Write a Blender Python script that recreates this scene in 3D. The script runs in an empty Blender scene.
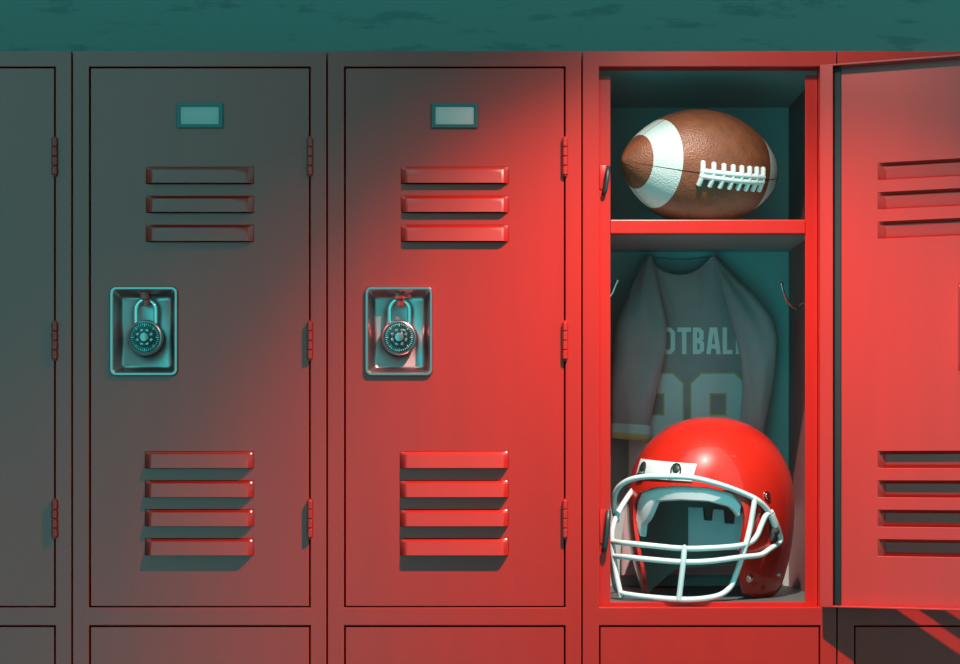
import bpy, bmesh, math, random
from mathutils import Vector, Matrix
random.seed(7)
S = 0.0016                      # metres per design unit (one unit = one photo pixel on the locker face)
CAMD, CAMX, CAMY = 1800.0, 480.0, 470.0
COL = bpy.context.scene.collection
pi = math.pi

def wv(p):                      # design units (x right, d depth into the lockers, y down) -> metres
    return Vector(((p[0]-480)*S, p[1]*S, (1230-p[2])*S))
def W(ix, iy, d):               # design-space point seen at ix, iy when it lies d behind the locker face
    k = (CAMD+d)/CAMD
    return (CAMX+(ix-CAMX)*k, d, CAMY+(iy-CAMY)*k)
def img(p):
    k = CAMD/(CAMD+p[1])
    return (CAMX+(p[0]-CAMX)*k, CAMY+(p[2]-CAMY)*k)

# ------------------------------------------------------------------ materials
def newmat(name):
    m = bpy.data.materials.new(name); m.use_nodes = True
    return m, m.node_tree, m.node_tree.nodes['Principled BSDF']
def mat(name, col, rough=.5, metal=0, spec=.5, coat=0, coat_r=.1, bump=None, var=None, sheen=0):
    m, t, b = newmat(name)
    b.inputs['Base Color'].default_value = (*col, 1)
    b.inputs['Roughness'].default_value = rough
    b.inputs['Metallic'].default_value = metal
    b.inputs['Specular IOR Level'].default_value = spec
    b.inputs['Coat Weight'].default_value = coat
    b.inputs['Coat Roughness'].default_value = coat_r
    b.inputs['Sheen Weight'].default_value = sheen
    tc = t.nodes.new('ShaderNodeTexCoord')
    if var:                     # (scale, amount, stretch) gentle wear variation of the colour
        mp = t.nodes.new('ShaderNodeMapping'); mp.inputs['Scale'].default_value = var[2]
        n = t.nodes.new('ShaderNodeTexNoise'); n.inputs['Scale'].default_value = var[0]; n.inputs['Detail'].default_value = 6
        r = t.nodes.new('ShaderNodeValToRGB')
        r.color_ramp.elements[0].position = .3; r.color_ramp.elements[1].position = .72
        r.color_ramp.elements[0].color = (*[c*(1-var[1]) for c in col], 1)
        r.color_ramp.elements[1].color = (*[min(1, c*(1+var[1])) for c in col], 1)
        t.links.new(tc.outputs['Object'], mp.inputs['Vector']); t.links.new(mp.outputs[0], n.inputs['Vector'])
        t.links.new(n.outputs['Fac'], r.inputs['Fac']); t.links.new(r.outputs['Color'], b.inputs['Base Color'])
    if bump:                    # (kind, scale, strength, distance)
        if bump[0] == 'noise':
            n2 = t.nodes.new('ShaderNodeTexNoise'); n2.inputs['Scale'].default_value = bump[1]; n2.inputs['Detail'].default_value = 4; out = n2.outputs['Fac']
        elif bump[0] == 'voronoi':
            n2 = t.nodes.new('ShaderNodeTexVoronoi'); n2.inputs['Scale'].default_value = bump[1]; out = n2.outputs['Distance']
        else:
            n2 = t.nodes.new('ShaderNodeTexWave'); n2.inputs['Scale'].default_value = bump[1]; out = n2.outputs['Fac']
        t.links.new(tc.outputs['Object'], n2.inputs['Vector'])
        bp = t.nodes.new('ShaderNodeBump'); bp.inputs['Strength'].default_value = bump[2]; bp.inputs['Distance'].default_value = bump[3]
        t.links.new(out, bp.inputs['Height']); t.links.new(bp.outputs['Normal'], b.inputs['Normal'])
    return m

M = {}
M['paint'] = mat('red_enamel', (.46, .0068, .0028), .31, spec=.5, coat=.1, coat_r=.3, var=(9, .05, (3, 3, .35)))
M['inner'] = mat('grey_inner_paint', (.36, .38, .375), .55, spec=.5, var=(5, .12, (1, 1, 1)))
M['inner_side'] = mat('dull_red_inner_paint', (.33, .11, .11), .5, spec=.5, var=(5, .12, (1, 1, 1)))
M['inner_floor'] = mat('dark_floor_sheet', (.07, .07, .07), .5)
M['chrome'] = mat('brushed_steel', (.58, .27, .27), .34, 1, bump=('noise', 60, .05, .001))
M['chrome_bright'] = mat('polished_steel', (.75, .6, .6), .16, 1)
M['holder'] = mat('label_frame_steel', (.05, .04, .04), .35, spec=.6)
M['card'] = mat('pale_card', (.62, .25, .24), .7)
M['strip_shade'] = mat('black_strip_shade', (.02, .02, .02), .8, spec=.3)  # near-black for the added strip of shade on the open door
M['black'] = mat('black_metal', (.02, .02, .02), .45)
M['lockblack'] = mat('lock_dial_black', (.012, .02, .022), .25, spec=.6)
M['white_mark'] = mat('white_mark', (.38, .42, .40), .5)
M['white'] = mat('white_enamel', (.56, .56, .56), .28, spec=.5, coat=.4)
M['plate_white'] = mat('white_plastic', (.58, .58, .58), .4)
M['shell'] = mat('gloss_red_shell', (.50, .014, .007), .35, spec=.2, coat=.7, coat_r=.035)
M['shell_in'] = mat('shell_lining', (.40, .28, .27), .7)
M['pad'] = mat('pale_foam_pad', (.68, .60, .62), .65, bump=('noise', 300, .1, .001))
M['padgrey'] = mat('grey_foam_pad', (.52, .46, .50), .7, bump=('noise', 300, .1, .001))
M['leather'] = mat('pebbled_leather', (.20, .050, .021), .42, spec=.45, bump=('voronoi', 380, .5, .0013), var=(60, .18, (1, 1, 1)))
M['stripe'] = mat('white_pebbled_band', (.50, .49, .47), .5, bump=('voronoi', 380, .55, .0013))
M['seam'] = mat('dark_seam', (.02, .012, .01), .7)
M['lace'] = mat('white_lace', (.58, .57, .55), .6, bump=('noise', 500, .2, .001))
M['cloth'] = mat('dark_jersey_mesh', (.43, .29, .30), .85, spec=.2, sheen=.15, bump=('voronoi', 700, .25, .0008), var=(10, .12, (1, 1, 1)))
M['letter'] = mat('pale_lettering', (.86, .76, .74), .8, spec=.2)
M['number'] = mat('pale_number', (.74, .62, .63), .8, spec=.2)
M['gold'] = mat('gold_edging', (.62, .42, .20), .8, spec=.2)
M['cuffwhite'] = mat('pale_cuff_band', (.6, .56, .56), .85, spec=.2)

# ------------------------------------------------------------------ mesh helpers (all in design units)
def sharp_bevel(bm, off, seg=2, ang=35):
    bm.normal_update()
    es = [e for e in bm.edges if len(e.link_faces) == 2 and e.calc_face_angle(0) > math.radians(ang)]
    if es:
        bmesh.ops.bevel(bm, geom=es, offset=off, segments=seg, profile=.5, affect='EDGES', clamp_overlap=True)
def box(bm, x0, x1, d0, d1, y0, y1, mi=0):
    v = [bm.verts.new(p) for p in ((x0,d0,y0),(x1,d0,y0),(x1,d1,y0),(x0,d1,y0),(x0,d0,y1),(x1,d0,y1),(x1,d1,y1),(x0,d1,y1))]
    for q in ((0,1,2,3),(4,5,6,7),(0,1,5,4),(1,2,6,5),(2,3,7,6),(3,0,4,7)):
        bm.faces.new([v[i] for i in q]).material_index = mi
def bbox(bm, *a, bev=.6, seg=2):   # a bevelled box merged into bm
    t = bmesh.new(); box(t, *a); bmesh.ops.recalc_face_normals(t, faces=t.faces); sharp_bevel(t, bev, seg); merge(bm, t)
def merge(bm, t, mi=None):
    mp = {v: bm.verts.new(v.co) for v in t.verts}
    for f in t.faces:
        g = bm.faces.new([mp[v] for v in f.verts]); g.material_index = f.material_index if mi is None else mi
    t.free()
def plate(x0, x1, y0, y1, holes, d0, d1):
    bm = bmesh.new()
    xs = sorted({x0, x1, *[h[0] for h in holes], *[h[1] for h in holes]})
    ys = sorted({y0, y1, *[h[2] for h in holes], *[h[3] for h in holes]})
    nx, ny = len(xs)-1, len(ys)-1
    def solid(i, j):
        if i < 0 or j < 0 or i >= nx or j >= ny: return False
        cx, cy = (xs[i]+xs[i+1])/2, (ys[j]+ys[j+1])/2
        return not any(h[0] < cx < h[1] and h[2] < cy < h[3] for h in holes)
    vc = {}
    def v(i, j, d):
        k = (i, j, d)
        if k not in vc: vc[k] = bm.verts.new((xs[i], d, ys[j]))
        return vc[k]
    for i in range(nx):
        for j in range(ny):
            if not solid(i, j): continue
            for d in (d0, d1): bm.faces.new((v(i,j,d), v(i+1,j,d), v(i+1,j+1,d), v(i,j+1,d)))
            for (a, b, c, e, di, dj) in ((i,j,i+1,j,0,-1),(i,j+1,i+1,j+1,0,1),(i,j,i,j+1,-1,0),(i+1,j,i+1,j+1,1,0)):
                if not solid(i+di, j+dj): bm.faces.new((v(a,b,d0), v(c,e,d0), v(c,e,d1), v(a,b,d1)))
    bmesh.ops.recalc_face_normals(bm, faces=bm.faces)
    return bm
def smooth_path(pts, n=6, closed=False):
    P = [Vector(p) for p in pts]; out = []
    m = len(P)
    for i in range(m if closed else m-1):
        if closed: a, b, c, e = P[(i-1) % m], P[i], P[(i+1) % m], P[(i+2) % m]
        else: a, b, c, e = P[max(i-1,0)], P[i], P[i+1], P[min(i+2,m-1)]
        for k in range(n):
            t = k/n
            out.append(.5*((2*b)+(-a+c)*t+(2*a-5*b+4*c-e)*t*t+(-a+3*b-3*c+e)*t**3))
    if not closed: out.append(P[-1])
    return out
def tube(bm, pts, r, n=10, cap=True, closed=False, mi=0):
    P = [Vector(p) for p in pts]; m = len(P)
    rad = r if isinstance(r, (list, tuple)) else [r]*m
    T = []
    for i in range(m):
        if closed: t = P[(i+1) % m]-P[(i-1) % m]
        else: t = P[min(i+1,m-1)]-P[max(i-1,0)]
        T.append(t.normalized())
    up = Vector((0,1,0)) if abs(T[0].y) < .9 else Vector((1,0,0))
    nrm = (up-T[0]*up.dot(T[0])).normalized(); rings = []
    for i in range(m):
        nrm = (nrm-T[i]*nrm.dot(T[i])).normalized(); b = T[i].cross(nrm)
        rings.append([bm.verts.new(P[i]+rad[i]*(math.cos(2*pi*k/n)*nrm+math.sin(2*pi*k/n)*b)) for k in range(n)])
    for i in range(m if closed else m-1):
        A, B2 = rings[i], rings[(i+1) % m]
        for k in range(n): bm.faces.new((A[k], A[(k+1) % n], B2[(k+1) % n], B2[k])).material_index = mi
    if cap and not closed:
        for R, s in ((rings[0], -1), (rings[-1], 1)):
            i = 0 if s < 0 else m-1
            c = bm.verts.new(P[i]+T[i]*rad[i]*.6*s)
            for k in range(n): bm.faces.new((R[k], R[(k+1) % n], c)).material_index = mi
def loft(bm, rings, cap0=False, cap1=False, closed=True, mi=0):
    R = [[bm.verts.new(p) for p in r] for r in rings]; n = len(R[0])
    for A, B2 in zip(R, R[1:]):
        for k in range(n if closed else n-1):
            bm.faces.new((A[k], A[(k+1) % n], B2[(k+1) % n], B2[k])).material_index = mi
    if cap0: bm.faces.new(R[0]).material_index = mi
    if cap1: bm.faces.new(R[-1]).material_index = mi
    return R
def rrect(x0, x1, y0, y1, r, d, n=6):
    out = []
    for cx, cy, a0 in ((x1-r,y0+r,-90),(x1-r,y1-r,0),(x0+r,y1-r,90),(x0+r,y0+r,180)):
        for k in range(n+1):
            a = math.radians(a0+90*k/n); out.append((cx+r*math.cos(a), d, cy+r*math.sin(a)))
    return out
def disc_along(bm, c, nrm, prof, n=24, mi=0):     # lathe about nrm: prof = [(radius, height)]
    nrm = Vector(nrm).normalized(); a = nrm.orthogonal().normalized(); b = nrm.cross(a); c = Vector(c)
    loft(bm, [[c+nrm*h+r*(math.cos(2*pi*k/n)*a+math.sin(2*pi*k/n)*b) for k in range(n)] for r, h in prof], True, True, mi=mi)

ORG = {}
def empty(name, org, parent=None):
    o = bpy.data.objects.new(name, None); COL.objects.link(o); o.empty_display_size = .05
    o.location = wv(org)-(wv(ORG[parent.name]) if parent else Vector())
    if parent: o.parent = parent
    ORG[o.name] = org
    return o
def obj(name, bm, mats, parent=None, org=None, smooth=40, flip=True):
    if org is None: org = ORG[parent.name] if parent else (480, 0, 1230)
    base = wv(org)
    for v in bm.verts: v.co = wv(v.co)-base
    bmesh.ops.recalc_face_normals(bm, faces=bm.faces)
    me = bpy.data.meshes.new(name); bm.to_mesh(me); bm.free()
    for m in (mats if isinstance(mats, list) else [mats]): me.materials.append(m)
    me.polygons.foreach_set('use_smooth', [True]*len(me.polygons))
    me.set_sharp_from_angle(angle=math.radians(smooth))
    o = bpy.data.objects.new(name, me); COL.objects.link(o)
    o.location = base-(wv(ORG[parent.name]) if parent else Vector())
    if parent: o.parent = parent
    ORG[o.name] = org
    return o
def tag(o, label, cat, group=None):
    o['label'] = label; o['category'] = cat
    if group: o['group'] = group
    return o

# ------------------------------------------------------------------ setting
bm = bmesh.new(); box(bm, -700, 1700, 277, 300, -700, 1230)
wm, t, b = newmat('teal_plaster')
tc = t.nodes.new('ShaderNodeTexCoord'); mp = t.nodes.new('ShaderNodeMapping'); mp.inputs['Scale'].default_value = (1, 1, 4)
n1 = t.nodes.new('ShaderNodeTexNoise'); n1.inputs['Scale'].default_value = 7; n1.inputs['Detail'].default_value = 8; n1.inputs['Roughness'].default_value = .65
r1 = t.nodes.new('ShaderNodeValToRGB')
r1.color_ramp.elements[0].position = .38; r1.color_ramp.elements[0].color = (.14, .098, .094, 1)
r1.color_ramp.elements[1].position = .45; r1.color_ramp.elements[1].color = (.20, .128, .119, 1)
b.inputs['Roughness'].default_value = .8; b.inputs['Specular IOR Level'].default_value = .2
t.links.new(tc.outputs['Object'], mp.inputs['Vector']); t.links.new(mp.outputs[0], n1.inputs['Vector'])
t.links.new(n1.outputs['Fac'], r1.inputs['Fac']); t.links.new(r1.outputs['Color'], b.inputs['Base Color'])
o = obj('wall_back', bm, wm); o['kind'] = 'structure'
bm = bmesh.new(); box(bm, -700, 1700, -1000, 277, 1230, 1250)
o = obj('floor', bm, mat('grey_concrete', (.10, .13, .13), .6, var=(4, .15, (1, 1, 1)))); o['kind'] = 'structure'

# ------------------------------------------------------------------ lockers
DEPTH = 270
OY0, OY1, LY0, LY1 = 66.5, 607.5, 625.5, 1166.5        # openings of the two doors
OX0, OX1 = 17, 238.5                                    # opening, from the unit's left edge
def louver(bm, x0, x1, y0, y1, p, th=1.0):
    xs = [x0, x0+1.5, x0+3, x0+5, x0+7] + [x0+7+(x1-x0-14)*k/6 for k in range(1, 6)] + [x1-7, x1-5, x1-3, x1-1.5, x1]
    nv = 7
    def g(x):
        e = min(x-x0, x1-x)/6.0
        e = min(1, max(0, e)); return e*(1.25-.25*e)
    vs = [0, .07, .18, .26, .45, .65, .83, 1]
    def f(v): return .52*v/.18 if v < .18 else .52+.48*(v-.18)/.82
    def grid(off):
        G = []
        for j in range(nv+1):
            v = vs[j]; row = []
            for x in xs:
                gg = g(x); tp = (1-gg)*4.5*(1-v)
                row.append((x, 1-p*f(v)*gg+off, y0+(y1-y0)*v))
            G.append(row)
        return G
    A = [[bm.verts.new(q) for q in r] for r in grid(0)]; B2 = [[bm.verts.new(q) for q in r] for r in grid(th)]
    nx = len(xs)
    for j in range(nv):
        for i in range(nx-1):
            bm.faces.new((A[j][i], A[j][i+1], A[j+1][i+1], A[j+1][i])); bm.faces.new((B2[j][i], B2[j+1][i], B2[j+1][i+1], B2[j][i+1]))
    for i in range(nx-1):
        bm.faces.new((A[nv][i], A[nv][i+1], B2[nv][i+1], B2[nv][i])); bm.faces.new((A[0][i], B2[0][i], B2[0][i+1], A[0][i+1]))
    for j in range(nv):
        bm.faces.new((A[j][0], A[j+1][0], B2[j+1][0], B2[j][0])); bm.faces.new((A[j][-1], B2[j][-1], B2[j+1][-1], A[j+1][-1]))

def make_locker(L, is_open):
    root = empty('locker', (L+127.5, 0, 1230))
    # carcass
    bm = bmesh.new()
    for x0, x1 in ((L+.8, L+2.4), (L+252.6, L+254.2)): box(bm, x0, x1, 20, DEPTH, 52, 1229.5, 1)
    box(bm, L+2.4, L+252.6, DEPTH-2, DEPTH, 52, 1229.5, 0)
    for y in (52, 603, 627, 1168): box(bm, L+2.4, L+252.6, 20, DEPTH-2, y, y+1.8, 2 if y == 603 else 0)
    box(bm, L+2.4, L+252.6, 30, 32, 1170, 1229.5, 0)
    obj('carcass', bm, [M['inner'], M['inner_side'], M['inner_floor']], root, smooth=14)
    # face frame with its returns and door stops
    fr = plate(L+.7, L+254.3, 51, 1190, [(L+OX0, L+OX1, OY0, OY1), (L+OX0, L+OX1, LY0, LY1)], 0, 20)
    sharp_bevel(fr, .6, 2)
    for (y0, y1) in ((OY0, OY1), (LY0, LY1)):
        bbox(fr, L+OX0+.4, L+29.6, 15.5, 18, y0+5.5, y1+.1, bev=.5)
        bbox(fr, L+226, L+OX1-.2, 15.5, 18, y0+5.5, y1+.1, bev=.5)
        bbox(fr, L+29, L+226.6, 15.4, 18, y1-4.5, y1+.2, bev=.5)
    obj('face_frame', fr, M['paint'], root, smooth=14)
    # shelf
    bm = bmesh.new(); bbox(bm, L+3, L+252, 22, DEPTH-3, 217.5, 219.5, bev=.3); bbox(bm, L+29.2, L+226.4, 14, 22, 217.5, 232, bev=1.2, seg=3)
    obj('shelf', bm, [M['inner'], M['paint']], root, smooth=14).data.polygons.foreach_set('material_index', [])
    sh = root.children[-1].data
    for p in sh.polygons: p.material_index = 1 if p.center.y < 22.1*S else 0
    # doors
    for up in (True, False):
        y0, y1 = (OY0+1.4, OY1-1.3) if up else (LY0+1.4, LY1-1.3)
        x0, x1 = L+OX0+1.5, L+OX1-1.5
        piv = (L+OX1, 0, y1)
        lv = ([(L+74, L+181.5, y, y+16.5, 6.5) for y in (167, 196, 225)] + [(L+73, L+181.5, y, y+16.5, 7.5) for y in (451.5, 480.5, 509.5, 538.5)]) if up else \
             [(L+74, L+181.5, y, y+16.5, 7) for y in (726, 755, 784, 1010, 1039, 1068, 1097)]
        pk = (L+38, L+106, 286.5, 376) if up else (L+38, L+106, 845, 935)
        holes = [(a, b2, c, e) for a, b2, c, e, _ in lv] + [(pk[0]+2, pk[1]-2, pk[2]+2, pk[3]-2)]
        db = plate(x0, x1, y0, y1, holes, 1, 2.6)
        bmesh.ops.recalc_face_normals(db, faces=db.faces)
        sharp_bevel(db, .45, 1)
        # folded edges, and the wider inner lip on the hinge side
        bbox(db, x0, x0+1.6, 2, 14, y0, y1, bev=.4); bbox(db, x1-1.6, x1, 2, 14, y0, y1, bev=.4)
        bbox(db, x0+1, x1-1, 2, 14, y0, y0+1.8, bev=.4); bbox(db, x0+1, x1-1, 2, 14, y1-1.8, y1, bev=.4)
        bbox(db, x1-13, x1-1, 12.4, 14, y0+.8, y1-.8, bev=.4)
        for a in lv: louver(db, *a)
        door = obj('door', db, M['paint'], root, org=piv, smooth=14)
        # recessed steel pocket
        pb = bmesh.new(); a, b2, c, e = pk
        def rr(i, d, r): return rrect(a+i, b2-i, c+i, e-i, r, d)
        loft(pb, [rr(4.8, 18.5, 5), rr(3.2, 17.2, 6), rr(2.6, 2, 6), rr(0, .9, 6), rr(0, -1.2, 6), rr(.9, -2.6, 5.5), rr(2.8, -2.6, 4), rr(4.4, -.8, 3.5), rr(8, 14.5, 4), rr(10.5, 16.6, 3.5)], True, True)
        obj('lock_pocket', pb, M['chrome'], door)
        hb = bmesh.new(); mx = (a+b2)/2
        bbox(hb, mx-2, mx+2, 5, 16.8, c+15.2, c+18.6, bev=.5)       # pin the shackle hangs on
        bbox(hb, mx-4.6, mx+4.6, 2.0, 6.8, c+4.5, c+12.4, bev=.8); bbox(hb, mx-2.4, mx+4.6, 4.2, 6.8, c+11, c+19.5, bev=.8)
        h = obj('hasp', hb, M['paint'], door); h['label'] = 'red painted hasp'
        # hinges
        for yy in ((138, 322, 500) if up else (697, 881, 1059)):
            hg = bmesh.new(); xx = L+OX1-.6
            for k in range(4):
                t = bmesh.new()
                disc_along(t, (xx, -2.2, yy+k*9.4+.3), (0, 0, 1), [(2.3, 0), (3.0, .7), (3.0, 8.2), (2.3, 8.9)], 16); merge(hg, t)
            tube(hg, [(xx, -2.2, yy-.8), (xx, -2.2, yy+38.6)], 1.7, 10)
            bbox(hg, xx-.7, xx+.5, -1.5, 8, yy+.6, yy+37.2, bev=.2)
            obj('hinge', hg, M['paint'], door)
        if up:
            lb = bmesh.new(); q = (L+104.5, L+151, 103, 128)
            fp = plate(*q, [(q[0]+4, q[1]-4, q[2]+3.6, q[3]-3.6)], -1.4, .95); sharp_bevel(fp, .7, 2); merge(lb, fp)
            obj('label_holder', lb, M['holder'], door, smooth=14)
            cb = bmesh.new(); bbox(cb, q[0]+3.2, q[1]-3.2, -.2, .9, q[2]+2.8, q[3]-2.8, bev=.15)
            k = obj('label_card', cb, M['card'], door); k['label'] = 'blank pale label card'
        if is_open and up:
            sb = bmesh.new(); bbox(sb, x1-19.5, x1-12.6, 2.5, 5.5, y0+2, y1-2, bev=.8)  # dark strip added beside the lip to stand in for its shade
            obj('shade_strip', sb, M['strip_shade'], door)['label'] = 'dark strip added for the shade along the hinge side'
        if is_open and up: door.rotation_euler = (0, 0, math.radians(160))
    if is_open:
        for yy, sz in ((165, 1.0), (512, 1.45)):
            kb = bmesh.new(); x = L+23
            bbox(kb, x-4.5, x+2, 14.4, 15.6, yy-2, yy+22*sz, bev=.3)
            obj('strike_plate', kb, M['paint'], root)
            kb = bmesh.new()
            tube(kb, smooth_path([(x+4.5, 15, yy), (x+3.6, 9.5, yy+5*sz), (x+2.4, 7.5, yy+14*sz), (x+.6, 9, yy+24*sz), (x-.6, 12, yy+27*sz)], 5), 2.3*sz**.6, 10)
            obj('latch_hook', kb, M['black'], root)['label'] = 'black latch hook'
        for pts in ([W(617, 281, 62), W(614.5, 287, 61), W(611, 294.5, 60), (603, 60, 303), (593, 60, 306), (587, 60, 303), (584.1, 60, 300)],
                    [W(781.5, 284, 160), W(783, 291, 162), W(787, 300, 166), W(793, 307, 170), W(799, 309, 172), (830, 174, 290), (834.9, 174, 287)]):
            hb = bmesh.new(); sp = smooth_path(pts, 6); tube(hb, sp, 1.5, 10)
            s2 = bmesh.new(); bmesh.ops.create_icosphere(s2, subdivisions=2, radius=2.3, matrix=Matrix.Translation(Vector(pts[0]))); merge(hb, s2)
            obj('coat_hook', hb, M['chrome_bright'], root)['label'] = 'small steel coat hook'
    return root

def copy_thing(src, dx):
    def cp(o, par):
        c = o.copy(); COL.objects.link(c)
        if par: c.parent = par
        for ch in list(o.children): cp(ch, c)
        return c
    r = cp(src, None); r.location.x += dx*S
    return r
first = make_locker(72, False)
GR = 'row of red two-tier lockers'
tag(first, 'closed red metal locker in deep shade with a padlock, left of the brighter padlocked locker', 'locker', GR)
tag(copy_thing(first, 255), 'closed red metal locker with a padlock, brightly lit, directly beside the open locker', 'locker', GR)
tag(copy_thing(first, -255), 'darkest closed locker at the left edge, only its hinge side showing', 'locker', GR)
tag(copy_thing(first, 510+255), 'closed locker hidden in the shadow behind the swung-out door, crossed by thin red light stripes', 'locker', GR)
openl = make_locker(582, True)
tag(openl, 'open red locker with its door swung out, holding a football, jersey and helmet', 'locker', GR)

# ------------------------------------------------------------------ padlocks
def make_padlock(L):
    cx, cy = L+72, 337
    root = empty('padlock', (cx, 6, cy))
    bm = bmesh.new(); disc_along(bm, (cx, 13.5, cy), (0, -1, 0), [(15.5, 0), (17.6, 1.2), (18, 4), (17.6, 7.6), (16.4, 8.8), (15.6, 9.2), (15.2, 8.6)], 48)
    obj('body', bm, M['chrome'], root)
    bm = bmesh.new(); c = (cx, 4.9, cy)
    disc_along(bm, c, (0, -1, 0), [(15.1, 0), (15.0, .5), (14.2, .9), (9.8, 1.2), (9.2, 3.2), (8.6, 3.6), (5.6, 3.6), (5.2, 5.0), (4.6, 5.4), (1.5, 5.2)], 48)
    dial = obj('dial', bm, M['lockblack'], root)
    bm = bmesh.new()
    for k in range(40):
        a = 2*pi*k/40; l = 2.9 if k % 5 == 0 else 1.7
        ca, sa = math.cos(a), math.sin(a); w = .42 if k % 5 == 0 else .28
        q = [(14.0, w), (14.0, -w), (14.0-l, -w), (14.0-l, w)]
        vs = [bm.verts.new((cx+r*ca-t*sa, 3.72+.03*(14-r)*-1+ -.02, cy+r*sa+t*ca)) for r, t in q]
        vt = [bm.verts.new((v.co.x, v.co.y+.4, v.co.z)) for v in vs]
        bm.faces.new(vs); bm.faces.new(vt)
        for i in range(4): bm.faces.new((vs[i], vs[(i+1) % 4], vt[(i+1) % 4], vt[i]))
    obj('dial_marks', bm, M['white_mark'], dial)
    bm = bmesh.new()
    for k in range(8):           # grip bumps round the knob
        a = 2*pi*(k+.5)/8
        disc_along(bm, (cx+7.2*math.cos(a), 1.5, cy+7.2*math.sin(a)), (0, -1, 0), [(1.7, 0), (1.7, .7), (1.1, 1.3)], 12)
    disc_along(bm, (cx, -.3, cy), (0, -1, 0), [(4.4, 0), (4.2, .5), (3.0, .8)], 24)
    obj('knob', bm, M['chrome'], dial)
    bm = bmesh.new()
    pts = [(cx-10, 9.5, cy-14), (cx-10, 9.5, cy-22)] + [(cx-10*math.cos(pi*k/12), 9.5, cy-28-10*math.sin(pi*k/12)) for k in range(0, 13)] + [(cx+10, 9.5, cy-22), (cx+10, 9.5, cy-14)]
    tube(bm, pts, 2.3, 12)
    obj('shackle', bm, M['chrome_bright'], root)
    return root
pl = make_padlock(72)
PG = 'combination padlocks on the closed lockers'
tag(pl, 'round combination padlock in the shaded steel pocket of the darker locker', 'padlock', PG)
tag(copy_thing(pl, 255), 'round combination padlock in the steel pocket of the bright locker beside the open one', 'padlock', PG)

# ------------------------------------------------------------------ football
A_, B_, PSI, ROLL = 99.0, 60.0, math.radians(30), math.radians(17)
fc = Vector((709, 66, 217.3-B_))
ax = Vector((math.cos(PSI), math.sin(PSI), 0))
n0 = Vector((math.sin(PSI), -math.cos(PSI), 0)); dn = Vector((0, 0, 1))
def fr_(t): return B_*max(0, 1-t*t)**.78
def fpt(t, th, off=0):           # th = 0 at the lace seam
    a = th+ROLL
    return fc+ax*(A_*t)+(n0*math.cos(a)+dn*math.sin(a))*(fr_(t)+off)
froot = empty('football', (fc.x, fc.y, 217.4))
bm = bmesh.new()
tvals = sorted({-1+.004, 1-.004, *[math.sin(pi/2*(-1+2*k/72))*.996 for k in range(73)], -.80, -.56, .56, .80})
ths = []
for s4 in range(4):
    c = s4*pi/2
    ths += [c-.012, c, c+.012] + [c+.012+(pi/2-.024)*k/22 for k in range(1, 22)]
nT = len(ths); rings = []
for t in tvals:
    row = []
    for i, th in enumerate(ths):
        g = -1.3 if i % 24 == 1 else 0
        row.append(bm.verts.new(fpt(t, th, g*min(1, fr_(t)/20))))
    rings.append(row)
for j in range(len(rings)-1):
    tm = (tvals[j]+tvals[j+1])/2
    for i in range(nT):
        f = bm.faces.new((rings[j][i], rings[j][(i+1) % nT], rings[j+1][(i+1) % nT], rings[j+1][i]))
        f.material_index = 2 if i % 24 in (0, 1) else (1 if .56 < abs(tm) < .80 else 0)
bm.faces.new(rings[0]); bm.faces.new(rings[-1])
obj('ball_body', bm, [M['leather'], M['stripe'], M['seam']], froot, smooth=60)
bm = bmesh.new()
for k in range(8):
    t = -.385+.77*k/7
    tube(bm, [fpt(t, a/fr_(t), .9+1.7*math.cos(a/12.4*pi/2)) for a in (-11.6, -9, -5, 0, 5, 9, 11.6)], 2.7, 10)
for a in (-2.6, 2.6):
    tube(bm, [fpt(-.40+.80*k/16, a/58, 2.4) for k in range(17)], 2.9, 10)
obj('laces', bm, M['lace'], froot)
tag(froot, 'brown leather American football with white bands and white laces, lying on the upper shelf', 'football')

# ------------------------------------------------------------------ helmet
HC = Vector((727, 127, 508)); HY = math.radians(26)
hr = Vector((math.cos(HY), -math.sin(HY), 0)); hf = Vector((-math.sin(HY), -math.cos(HY), 0))
def rho(z):
    if z >= 0: return max(0, 1-(z/95)**2.15)**(1/2.15)
    return 1-.20*(z/-95)**2.2
def shp(az, z, off=0):
    p = rho(z); a = az
    X = (88*p+off*max(p, .2))*math.sin(a); Y = ((97+5*math.cos(a))*p+off*max(p, .2))*math.cos(a)
    zz = z+(off*(z/95) if z > 0 else 0)
    return HC+hr*X+hf*Y+Vector((0, 0, -zz))
def find(ix, iy, az0=-1.6, az1=1.9):
    best = None
    for i in range(240):
        az = az0+(az1-az0)*i/239
        for j in range(130):
            z = -95+188*j/129
            p = shp(az, z)
            if p.y > HC.y+20: continue
            q = img(p); e = (q[0]-ix)**2+(q[1]-iy)**2
            nr = (p-HC); 
            if nr.y > 30: continue
            if best is None or e < best[0]: best = (e, az, z)
    return best[1], best[2]
def shn(az, z):
    e = .02
    a = shp(az+e, z)-shp(az-e, z); b2 = shp(az, z+1)-shp(az, z-1)
    n = a.cross(b2).normalized()
    return n if n.dot(shp(az, z)-HC) > 0 else -n
def lerp_tab(tab, x):
    for (a, va), (b2, vb) in zip(tab, tab[1:]):
        if x <= b2: 
            q = (x-a)/(b2-a); q = q*q*(3-2*q) if (vb-va) < -20 else q
            return va+(vb-va)*q
    return tab[-1][1]
RIM = [(0, 22), (20, 20.5), (36, 14), (42, 4), (47, -40), (52, -74), (58, -90), (68, -95), (88, -95), (105, -88), (130, -72), (180, -68)]
hroot = empty('football_helmet', (HC.x, HC.y, 603))
azs = [0, 6, 12, 18, 24, 29, 33, 36, 38, 40, 41.5, 43, 44, 45, 46, 47, 48, 49, 50, 51, 52, 53.5, 55, 57, 59, 62, 65, 70, 76, 82, 88, 94, 100, 106, 112, 120, 128, 138, 148, 160, 170]
azs = [-a for a in azs[:0:-1]]+azs+[180]
NT = 40
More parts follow.
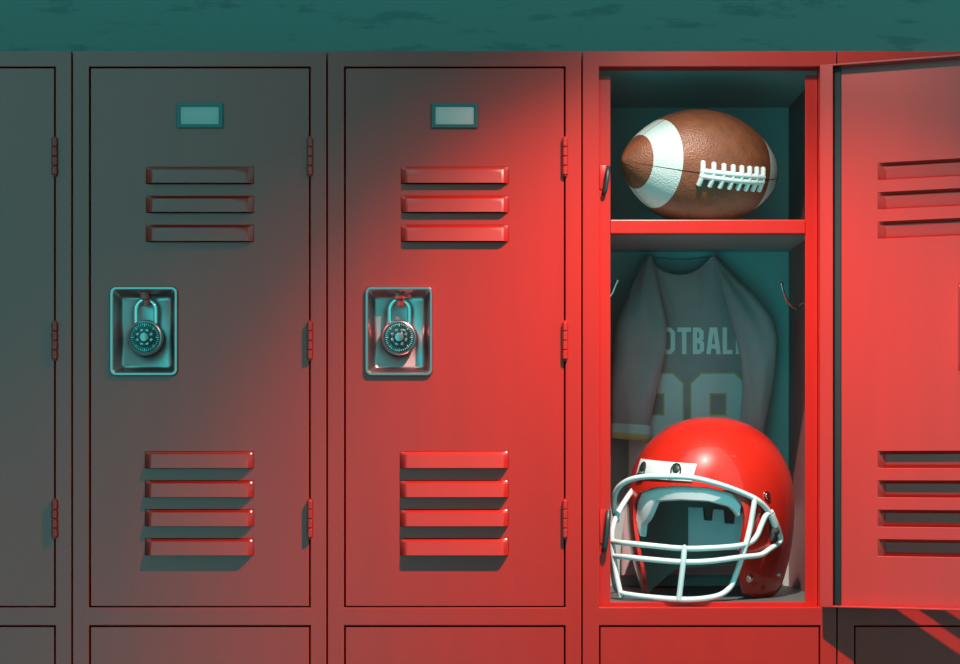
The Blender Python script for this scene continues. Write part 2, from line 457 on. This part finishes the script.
def col(az, off):
    rz = lerp_tab(RIM, abs(az)); out = []
    zs = []
    for j in range(1, NT+1):
        t = j/NT; k = .62
        zs.append(95*math.sin(math.asin(94.2/95)*(1-t/k)) if t < k else -95*(t-k)/(1-k))
    J = next((q for q in range(NT) if zs[q] < rz+9), NT-1)
    zs = zs[:J]+[rz+(min(zs[J], rz+9)-rz)*(NT-1-q)/max(1, NT-1-J) for q in range(J, NT)]
    for z in zs:
        sh = 0
        if 30 < abs(az) < 110: sh = math.radians(9)*max(0, min(1, (-z-15)/45))*(1 if abs(az) < 60 else (110-abs(az))/50)
        out.append(shp(math.radians(az)-math.copysign(sh, az), z, off))
    return out
bm = bmesh.new()
cols_o = [[bm.verts.new(p) for p in col(a, 0)] for a in azs]; cols_i = [[bm.verts.new(p) for p in col(a, -4.5)] for a in azs]
po = bm.verts.new(HC+Vector((0, 0, -95))); pi_ = bm.verts.new(HC+Vector((0, 0, -90.5)))
n = len(azs)
for i in range(n):
    a, c = cols_o[i], cols_o[(i+1) % n]; ai, ci = cols_i[i], cols_i[(i+1) % n]
    bm.faces.new((po, a[0], c[0])); bm.faces.new((pi_, ai[0], ci[0])).material_index = 1
    for j in range(NT-1):
        bm.faces.new((a[j], c[j], c[j+1], a[j+1]))
        bm.faces.new((ai[j], ci[j], ci[j+1], ai[j+1])).material_index = 1
    bm.faces.new((a[-1], c[-1], ci[-1], ai[-1]))
obj('shell', bm, [M['shell'], M['shell_in']], hroot, smooth=50)
# white front plate with its two clips
bm = bmesh.new()
TL, TR, BL, BR = (642, 459), (697, 464.5), (637, 478), (692, 482)
nu, nv_ = 12, 5; G = []
for j in range(nv_+1):
    row = []
    for i in range(nu+1):
        u, v = i/nu, j/nv_
        x = (TL[0]*(1-u)+TR[0]*u)*(1-v)+(BL[0]*(1-u)+BR[0]*u)*v
        y = (TL[1]*(1-u)+TR[1]*u-4.5*math.sin(pi*u))*(1-v)+(BL[1]*(1-u)+BR[1]*u-3*math.sin(pi*u))*v
        row.append((x, y))
    G.append(row)
cor = [find(*G[0][0]), find(*G[0][-1]), find(*G[-1][0]), find(*G[-1][-1])]
def plate_pt(u, v, off):
    az = (cor[0][0]*(1-u)+cor[1][0]*u)*(1-v)+(cor[2][0]*(1-u)+cor[3][0]*u)*v
    z = (cor[0][1]*(1-u)+cor[1][1]*u)*(1-v)+(cor[2][1]*(1-u)+cor[3][1]*u)*v
    return shp(az, z, off)
for off0, off1 in ((.3, 2.6),):
    lay = [[[bm.verts.new(plate_pt(i/nu, j/nv_, o2-(.9 if o2 > 1 and (i in (0, nu) or j in (0, nv_)) else 0))) for i in range(nu+1)] for j in range(nv_+1)] for o2 in (off0, off1)]
    for L_ in lay:
        for j in range(nv_):
            for i in range(nu): bm.faces.new((L_[j][i], L_[j][i+1], L_[j+1][i+1], L_[j+1][i]))
    a, b2 = lay
    for i in range(nu):
        for j in (0, nv_): bm.faces.new((a[j][i], a[j][i+1], b2[j][i+1], b2[j][i]))
    for j in range(nv_):
        for i in (0, nu): bm.faces.new((a[j][i], a[j+1][i], b2[j+1][i], b2[j][i]))
fp = obj('front_plate', bm, M['plate_white'], hroot); fp['label'] = 'white front plate'
for cx_, cy_ in ((645, 469), (677.5, 470)):
    az, z = find(cx_, cy_); n_ = shn(az, z); p = shp(az, z, 2.0); b_ = bmesh.new()
    t1 = (shp(az+.05, z)-shp(az-.05, z)).normalized(); t2 = (shp(az, z-1)-shp(az, z+1)).normalized()
    pts = [p+t2*7.5+t1*5.2+n_*.6, p-t2*1+t1*5.2+n_*1.2, p-t2*5+t1*3+n_*1.5, p-t2*6.2+n_*1.5, p-t2*5-t1*3+n_*1.5, p-t2*1-t1*5.2+n_*1.2, p+t2*7.5-t1*5.2+n_*.6]
    tube(b_, pts, .9, 8)
    disc_along(b_, p, n_, [(3.9, -.5), (3.9, 1.2), (3.1, 1.9), (1.2, 2.0)], 20)
    tube(b_, [p+t2*7.2-t1*6.5+n_*1.2, p+t2*7.2+t1*6.5+n_*1.2], 1.3, 8)
    obj('mask_clip', b_, M['black'], fp)['label'] = 'dark mask clip with a screw'
# face mask bars
bm = bmesh.new(); BR_ = 2.9
def bar(pts, n=6):               # near the cheek the bars run along the outside of the shell
    q = []
    for x, y, d in pts:
        if x > 752:
            az, z = find(x, y); d = min(d, shp(az, z).y-(5.5 if x < 777 else 4))
        q.append(W(x, y, d))
    tube(bm, smooth_path(q, n), BR_, 12)
bar([(617, 521, 74), (614.2, 510, 64), (614, 499, 56), (618, 488, 48), (628, 480.5, 38), (642, 477, 29), (660, 476.2, 22), (690, 477.5, 18), (718, 484, 22), (744, 493.5, 33), (757, 500, 48), (766, 508, 64), (771, 517, 82), (775, 527, 96)])
bar([(611.5, 541.5, 56), (625, 543, 38), (645, 545, 24), (683, 548.5, 12), (712, 548, 12), (737, 546, 22), (750, 542.5, 34), (757, 535.5, 46), (761.5, 525, 58), (766, 515.5, 70), (772, 512, 86)])
bar([(613, 556, 54), (626, 557, 37), (645, 559, 23), (683, 562, 11), (712, 561, 12), (742, 557, 26), (760, 555, 42), (770, 549, 60), (780, 541.5, 84), (779.5, 534, 96), (776, 524, 98), (772, 514, 92)])
bar([(621, 593, 44), (628, 594.5, 36), (648, 597, 23), (681, 599.5, 12), (704, 598.5, 14), (721, 594.5, 22), (731, 586, 31), (736.5, 573, 34), (741, 560, 30), (746, 544, 29), (750.5, 525, 34), (753.5, 508, 40), (755, 498, 44)])
bar([(611.8, 536, 56), (613.5, 556, 53), (617, 578, 48), (621.5, 597.5, 43)])
bar([(633, 490, 100), (627, 498, 86), (618, 513, 66), (613, 527, 59), (611.8, 541, 56), (612.2, 556, 58), (613.5, 576, 60), (616, 588, 58), (621, 594, 46)])
bar([(684.5, 546, 9), (683.5, 560, 8), (681.5, 578, 9), (678.8, 600, 11)])
mk = obj('face_mask', bm, M['white'], hroot)
# side hardware
for (cx_, cy_, r_, nm, m_, w_) in ((766.5, 496, 4.2, 'rivet', 'chrome_bright', 1), (749.5, 578, 3.6, 'rivet', 'chrome_bright', 1), (755, 585, 2.4, 'rivet', 'shell', 0), (763.5, 588, 2.6, 'rivet', 'shell', 0), (779, 575, 2.4, 'rivet', 'chrome_bright', 0)):
    az, z = find(cx_, cy_); n_ = shn(az, z); b_ = bmesh.new()
    disc_along(b_, shp(az, z, -.5), n_, [(r_*1.25, 0), (r_*1.2, 1.2), (r_*.8, 1.5), (r_*.75, 2.8), (r_*.4, 3.4)], 20)
    obj(nm, b_, M[m_], hroot)
az, z = find(772, 531); n_ = shn(az, z); p = shp(az, z, .5)
b_ = bmesh.new(); t2 = (shp(az, z-1)-shp(az, z+1)).normalized()
tube(b_, [p-t2*9, p-t2*4+n_*2, p+t2*4+n_*2, p+t2*9], [2.6, 3.6, 3.6, 2.6], 12)
disc_along(b_, p+n_*4.5, n_, [(3, 0), (3, 2.2), (1.6, 3)], 16)
obj('mask_clip', b_, M['holder'], hroot)['label'] = 'grey mask clip with a screw'
# padding inside
bm = bmesh.new(); rows = []
for k in range(25):
    a = math.radians(-44+86*k/24); z = lerp_tab(RIM, abs(math.degrees(a)))-1
    lob = 12 if k > 6 else 12+16*math.sin(pi*min(1, (k+1)/7))
    rows.append([shp(a, z+3, -5), shp(a, z-2, -3.5), shp(a, z-lob, -7), shp(a, z-lob-1, -14), shp(a, z-4, -18), shp(a, z+8, -16)])
loft(bm, rows, True, True)
obj('forehead_pad', bm, M['pad'], hroot)['label'] = 'pale grey forehead pad'
bm = bmesh.new()          # notched jaw pad inside the far cheek
prof = [(688, 549), (688, 507), (703, 507.5), (704, 520), (712, 520.5), (713, 509), (724, 510), (724.5, 523), (734, 524), (735, 512), (757, 514), (757, 551)]
f0 = [bm.verts.new(W(x, y, 112-(x-688)*.42)) for x, y in prof]; f1 = [bm.verts.new(W(x+2, y, 132-(x-688)*.42)) for x, y in prof]
bm.faces.new(f0); bm.faces.new(f1)
for i in range(len(prof)): bm.faces.new((f0[i], f0[(i+1) % len(prof)], f1[(i+1) % len(prof)], f1[i]))
bmesh.ops.recalc_face_normals(bm, faces=bm.faces); sharp_bevel(bm, 1.2, 2)
obj('jaw_pad', bm, M['padgrey'], hroot)['label'] = 'grey notched foam pad'
tag(hroot, 'glossy red football helmet with a white face mask on the open locker floor', 'helmet')

# ------------------------------------------------------------------ jersey
jroot = empty('jersey', W(690, 560, 230))
def sm(x, a, b2):
    t = max(0, min(1, (x-a)/(b2-a))); return t*t*(3-2*t)
def interp(tab, x):
    if x <= tab[0][0]: return tab[0][1:]
    for p, q in zip(tab, tab[1:]):
        if x <= q[0]:
            t = (x-p[0])/(q[0]-p[0]); return tuple(a+(b2-a)*t for a, b2 in zip(p[1:], q[1:]))
    return tab[-1][1:]
def tdep(x, y):                  # depth of the shirt front at photo x, y
    e = abs(x-692)/62
    d = 243+11*min(1.2, e)**2.2
    d += 2.2*math.sin(x*.12+y*.02)*sm(y, 290, 330)*.6+1.6*math.sin(x*.05-y*.06)
    d += 4*math.exp(-((x-(655+(y-270)*.35))/7)**2)*sm(340-y, 0, 30)
    d += 3*math.exp(-((x-(706-(y-270)*.10))/6)**2)*sm(320-y, 0, 30)
    return d
TOPF = [(636, 272), (641, 262), (645, 256.5), (650, 262), (657, 268.5), (667, 273.5), (679, 275.5), (692, 273.5), (702, 267.5), (709, 260), (714, 256), (722, 266), (734, 282), (750, 300)]
NU, NV = 44, 46
def txy(u, v, back=False):
    x = 636+(750-636)*u
    top = interp(TOPF, x)[0]
    if back and 645 < x < 714: top = 256.5+4*math.sin(pi*(x-645)/69)
    y = top+(575-top)*v
    x += (x-692)*(.06*sm(y, 300, 440)+.2*sm(y, 440, 560))
    return x, y
bm = bmesh.new()
F = [[bm.verts.new(W(*(lambda q: (q[0], q[1], tdep(*q)))(txy(i/NU, j/NV)))) for i in range(NU+1)] for j in range(NV+1)]
K = [[bm.verts.new(W(*(lambda q: (q[0], q[1], 266.4-1*math.sin(pi*i/NU)))(txy(i/NU, j/NV, True)))) for i in range(NU+1)] for j in range(NV+1)]
for G in (F, K):
    for j in range(NV):
        for i in range(NU): bm.faces.new((G[j][i], G[j][i+1], G[j+1][i+1], G[j+1][i]))
for j in range(NV):
    for i in (0, NU): bm.faces.new((F[j][i], F[j+1][i], K[j+1][i], K[j][i]))
for i in range(NU):              # shoulder seams; the neck stays open
    x = 636+114*(i+.5)/NU
    if x < 645 or x > 714: bm.faces.new((F[0][i], F[0][i+1], K[0][i+1], K[0][i]))
obj('torso', bm, M['cloth'], jroot, smooth=70)
bm = bmesh.new()                 # collar band
tube(bm, smooth_path([W(x, y+.5, tdep(x, y)-.5) for x, y in TOPF[2:11]], 4)+smooth_path([W(x, y, 265) for x, y in ((714, 256.5), (697, 259.5), (680, 260.5), (662, 259.5), (645, 256.5))], 4)[1:-1], 1.7, 8, closed=True)
obj('collar', bm, M['cloth'], jroot, smooth=70)
def sleeve(tab, d0, seed):
    bm = bmesh.new(); rings = []; n = 40
    ys = [tab[0][0]+(tab[-1][0]-tab[0][0])*k/50 for k in range(51)]
    for y in ys:
        cx, w, dd = interp(tab, y)
        ring = []
        for k in range(n):
            a = 2*pi*k/n; s_, c_ = math.sin(a), math.cos(a)
            fold = 1.7*math.sin(3.2*c_+seed+y*.035)+1.0*math.sin(6.3*c_-y*.05+seed)
            th = (6+.16*w)
            ring.append(W(cx+w/2*c_, y+.0*s_, d0+dd-th*(abs(s_)**.8)*(1 if s_ > 0 else -1)+(fold*abs(s_))*min(1, w/25)))
        rings.append(ring)
    return bm, rings
lt = [(256, 649, 6, 24), (268, 648, 15, 18), (285, 645, 27, 8), (300, 644, 35, 2), (318, 641.5, 48, -3), (335, 640.5, 53, -5), (352, 639.5, 53, -6), (372, 636.5, 50, -6), (400, 633, 44, -6), (427, 630.5, 38, -5), (441, 630, 36.5, -5)]
lt = [(y, W(x, 0, 195)[0]*0+x, w, dd) for y, x, w, dd in lt]
bm, rg = sleeve(lt, 226, 1.0)
sl = rg[:47]; loft(bm, sl, True, False)
s_l = obj('sleeve', bm, M['cloth'], jroot, smooth=70)
bm = bmesh.new(); cu = rg[44:]
def grow(r, k):
    c = sum((Vector(p) for p in r), Vector())/len(r); return [c+(Vector(p)-c)*k for p in r]
rr_ = []
ref = rg[45]
def cuff_ring(y, k, tilt):
    c = sum((Vector(p) for p in ref), Vector())/len(ref); y0 = W(0, y, 221)[2]
    return [Vector((c.x+(p[0]-c.x)*k-(y-427)*.03, c.y+(p[1]-c.y)*k, y0+tilt*(p[0]-c.x)/20)) for p in ref]
loft(bm, [cuff_ring(424.5, 1.0, 1.2), cuff_ring(425.5, 1.05, 1.2), cuff_ring(433.5, 1.04, 1.6)], mi=0)
loft(bm, [cuff_ring(433.5, 1.045, 1.6), cuff_ring(434.5, 1.055, 1.6), cuff_ring(439.5, 1.03, 2), cuff_ring(440, .9, 2), cuff_ring(437, .86, 2)], mi=1)
obj('cuff', bm, [M['cuffwhite'], M['gold']], s_l, smooth=70)['label'] = 'pale cuff with a gold edge'
rt = [(256.5, 714.5, 4, 26), (268, 721, 12, 20), (282, 730, 22, 10), (300, 742.5, 35, 2), (318, 751.5, 43, -3), (338, 757, 42, -4), (360, 758.5, 36, -4), (390, 757.5, 30, -4), (420, 753, 26, -3), (452, 748, 25, 0)]
bm, rg = sleeve(rt, 226, 2.6)
loft(bm, rg, True, True)
obj('sleeve', bm, M['cloth'], jroot, smooth=70)

# lettering: thick mitred strokes in photo x, y laid over the shirt front
def stroke(bm, pts, w, closed, lift, th=.5, step=3.0):
    P = [Vector((x, y)) for x, y in pts]; m = len(P)
    Q = []
    for i in range(m if closed else m-1):      # subdivide so it follows the cloth
        a, b2 = P[i], P[(i+1) % m]; k = max(1, int((b2-a).length/step))
        for j in range(k): Q.append((a.lerp(b2, j/k), j == 0))
    if not closed: Q.append((P[-1], True))
    n = len(Q); Lf, Rt = [], []
    for i in range(n):
        p = Q[i][0]
        pr = Q[(i-1) % n][0] if (closed or i > 0) else None; nx = Q[(i+1) % n][0] if (closed or i < n-1) else None
        d1 = (p-pr).normalized() if pr is not None else None; d2 = (nx-p).normalized() if nx is not None else None
        if d1 is None: d1 = d2
        if d2 is None: d2 = d1
        n1, n2 = Vector((-d1.y, d1.x)), Vector((-d2.y, d2.x)); mt = (n1+n2)
        mt = mt.normalized() if mt.length > 1e-6 else n1
        k = w/2/max(.35, mt.dot(n1))
        Lf.append(p+mt*k); Rt.append(p-mt*k)
    def v3(q, up): return W(q.x, q.y, tdep(q.x, q.y)-lift-(th if up else 0))
    KX = max(1, int(w/3))
    V = [[[bm.verts.new(v3(Lf[i].lerp(Rt[i], k/KX), u)) for k in range(KX+1)] for i in range(n)] for u in (1, 0)]
    for i in range(n if closed else n-1):
        j = (i+1) % n
        for L_ in V:
            for k in range(KX): bm.faces.new((L_[i][k], L_[j][k], L_[j][k+1], L_[i][k+1]))
        for k in (0, KX): bm.faces.new((V[0][i][k], V[0][j][k], V[1][j][k], V[1][i][k]))
    if not closed:
        for i in (0, n-1):
            for k in range(KX): bm.faces.new((V[0][i][k], V[0][i][k+1], V[1][i][k+1], V[1][i][k]))
bm = bmesh.new(); y0, y1 = 329.6, 352.0; sw = 4.4
def O_(x0, x1): c = 3; stroke(bm, [(x0+c, y0), (x1-c, y0), (x1, y0+c), (x1, y1-c), (x1-c, y1), (x0+c, y1), (x0, y1-c), (x0, y0+c)], sw, True, .9)
def ln(*p): stroke(bm, p, sw, False, .9)
ln((634, y1+2), (634, y0), (643.5, y0)); ln((636, 340.5), (642, 340.5))                                  # F
O_(648.5, 657.5); O_(663.5, 672.8)                                                                       # O O
ln((677.3, y0), (691, y0)); ln((684.2, y0+2), (684.2, y1+2.2))                                           # T
c = 2.4                                                                                                  # B
stroke(bm, [(695, y0), (701-c, y0), (701.4, y0+c), (701.4, 340.6-c), (701-c, 340.6), (695, 340.6)], sw, True, .9)
stroke(bm, [(695, 340.9), (701.6-c, 340.9), (702, 341+c), (702, y1-c), (701.6-c, y1), (695, y1)], sw, True, .95)
ln((708.4, y1+2.2), (711.6, y0), (715.2, y0), (718.6, y1+2.2)); ln((710.5, 346.5), (716.5, 346.5))       # A
ln((724.8, y0-2.2), (724.8, y1), (732.5, y1)); ln((738, y0-2.2), (738, y1), (745.5, y1))                 # L L
obj('lettering', bm, M['letter'], jroot, smooth=30)['label'] = 'pale block lettering'
def numeral(bm, x0, x1, y0, y1, c, holes, lift, th=.5):     # an eight: chamfered slab with square openings
    rows = sorted({y0, y0+c, y1-c, y1, *[h for q in holes for h in q[2:]], *[y0+k*4 for k in range(int((y1-y0)/4)+1)]})
    def cut(y): return max(0, c-(y-y0), c-(y1-y))
    for ya, yb in zip(rows, rows[1:]):
        if yb-ya < .05: continue
        ym = (ya+yb)/2; hs = [h for h in holes if h[2] < ym < h[3]]
        ed = lambda y: [(x0+cut(y), hs[0][0]), (hs[0][1], x1-cut(y))] if hs else [(x0+cut(y), x1-cut(y))]
        for (a0, a1), (b0, b1) in zip(ed(ya), ed(yb)):
            n = 10
            V = [[[bm.verts.new(W(p+(q-p)*k/n, y, tdep(p+(q-p)*k/n, y)-lift-t_)) for k in range(n+1)] for p, q, y in ((a0, a1, ya), (b0, b1, yb))] for t_ in (th, 0)]
            for L_ in V:
                for k in range(n): bm.faces.new((L_[0][k], L_[0][k+1], L_[1][k+1], L_[1][k]))
            for k in (0, n): bm.faces.new((V[0][0][k], V[0][1][k], V[1][1][k], V[1][0][k]))
for nm, m_, g, lift in (('number_edging', 'gold', 1.6, .5), ('number', 'number', 0, .9)):
    bm = bmesh.new()
    for x0, x1 in ((629.5, 682.5), (691.5, 744.5)):
        xm = (x0+x1)/2
        numeral(bm, x0-g, x1+g, 374-g, 500+g, 10+g*.6, [(xm-8.5+g, xm+8.5-g, 393+g, 415.5-g), (xm-8.5+g, xm+8.5-g, 438+g, 480-g)], lift)
    bmesh.ops.remove_doubles(bm, verts=bm.verts, dist=.01)
    obj(nm, bm, M[m_], jroot, smooth=30)['label'] = 'gold edging of the numerals' if m_ == 'gold' else 'large pale block numerals'
tag(jroot, 'dark maroon football jersey with pale lettering and numerals, hanging inside the open locker', 'jersey')

# ------------------------------------------------------------------ light
w = bpy.data.worlds.new('teal fill light'); bpy.context.scene.world = w; w.use_nodes = True
t = w.node_tree; bg = t.nodes['Background']
tc = t.nodes.new('ShaderNodeTexCoord'); sx = t.nodes.new('ShaderNodeSeparateXYZ'); rp = t.nodes.new('ShaderNodeValToRGB')
mr = t.nodes.new('ShaderNodeMapRange'); mr.inputs['From Min'].default_value = -1; mr.inputs['From Max'].default_value = 1
t.links.new(tc.outputs['Generated'], sx.inputs[0]); t.links.new(sx.outputs['X'], mr.inputs['Value']); t.links.new(mr.outputs[0], rp.inputs['Fac'])
e = rp.color_ramp.elements                      # unseen teal fill added in bright and dark bands, shaped for the doors' reflections
e[0].position = .24; e[0].color = (.12, .35, .35, 1)
e[1].position = .68; e[1].color = (.09, .9, .88, 1)
for p_, c_ in ((.34, (.085, 2.3, 2.3, 1)), (.41, (.085, 2.3, 2.3, 1)), (.51, (.08, .05, .05, 1)), (.58, (.08, .05, .05, 1))):
    q_ = e.new(p_); q_.color = c_
mz = t.nodes.new('ShaderNodeMapRange'); mz.interpolation_type = 'SMOOTHSTEP'; mz.inputs['From Min'].default_value = .78; mz.inputs['From Max'].default_value = .97  # overhead teal fill, added to lift the locker interior
mx_ = t.nodes.new('ShaderNodeMix'); mx_.data_type = 'RGBA'
t.links.new(sx.outputs['Z'], mz.inputs['Value']); t.links.new(mz.outputs[0], mx_.inputs['Factor'])
mx_.inputs[7].default_value = (.14, 1.1, 1.08, 1); t.links.new(rp.outputs['Color'], mx_.inputs[6]); t.links.new(mx_.outputs[2], bg.inputs['Color'])
bg.inputs['Strength'].default_value = 1.1

def spot(name, loc, aim, power, col, angle, sx, roll, radius):
    l = bpy.data.lights.new(name, 'SPOT'); l.energy = power; l.color = col; l.spot_size = angle*2; l.spot_blend = 1; l.shadow_soft_size = radius
    o = bpy.data.objects.new(name, l); COL.objects.link(o)
    a = (wv(aim)-wv(loc)).normalized()          # beam axis; the reflector throws an oval beam, turned by roll
    x0 = Vector((0, 0, 1)).cross(a).normalized(); y0 = a.cross(x0)
    x = x0*math.cos(roll)+y0*math.sin(roll); y = y0*math.cos(roll)-x0*math.sin(roll)
    m = Matrix((x*sx, -y, -a)).transposed().to_4x4(); m.translation = wv(loc); o.matrix_world = m
    l.use_nodes = True; n = l.node_tree; em = n.nodes['Emission']; fo = n.nodes.new('ShaderNodeLightFalloff'); fo.inputs['Strength'].default_value = 1
    n.links.new(fo.outputs['Linear'], em.inputs['Strength'])
    return o
spot('ceiling_spotlight', (690, -330, -150), (811, 0, 857), 106, (1, .86, .77), .636, 1.555, .178, .010)
spot('ceiling_spotlight', (690, -330, -150), (589, 0, 472), 24, (1, .86, .77), .653, 2.822, -.433, .010)

# ------------------------------------------------------------------ camera and view
cd = bpy.data.cameras.new('camera'); cam = bpy.data.objects.new('camera', cd); COL.objects.link(cam)
cam.location = wv((CAMX, -CAMD, CAMY)); cam.rotation_euler = (pi/2, 0, 0)
cd.sensor_width = 36; cd.lens = 36*CAMD/960; cd.shift_x = 0; cd.shift_y = (CAMY-332)/960
cd.clip_start = .05; cd.clip_end = 50
sc = bpy.context.scene; sc.camera = cam
sc.view_settings.view_transform = 'Standard'; sc.view_settings.look = 'None'; sc.view_settings.gamma = 1; sc.view_settings.exposure = 0
sc.view_settings.use_curve_mapping = False
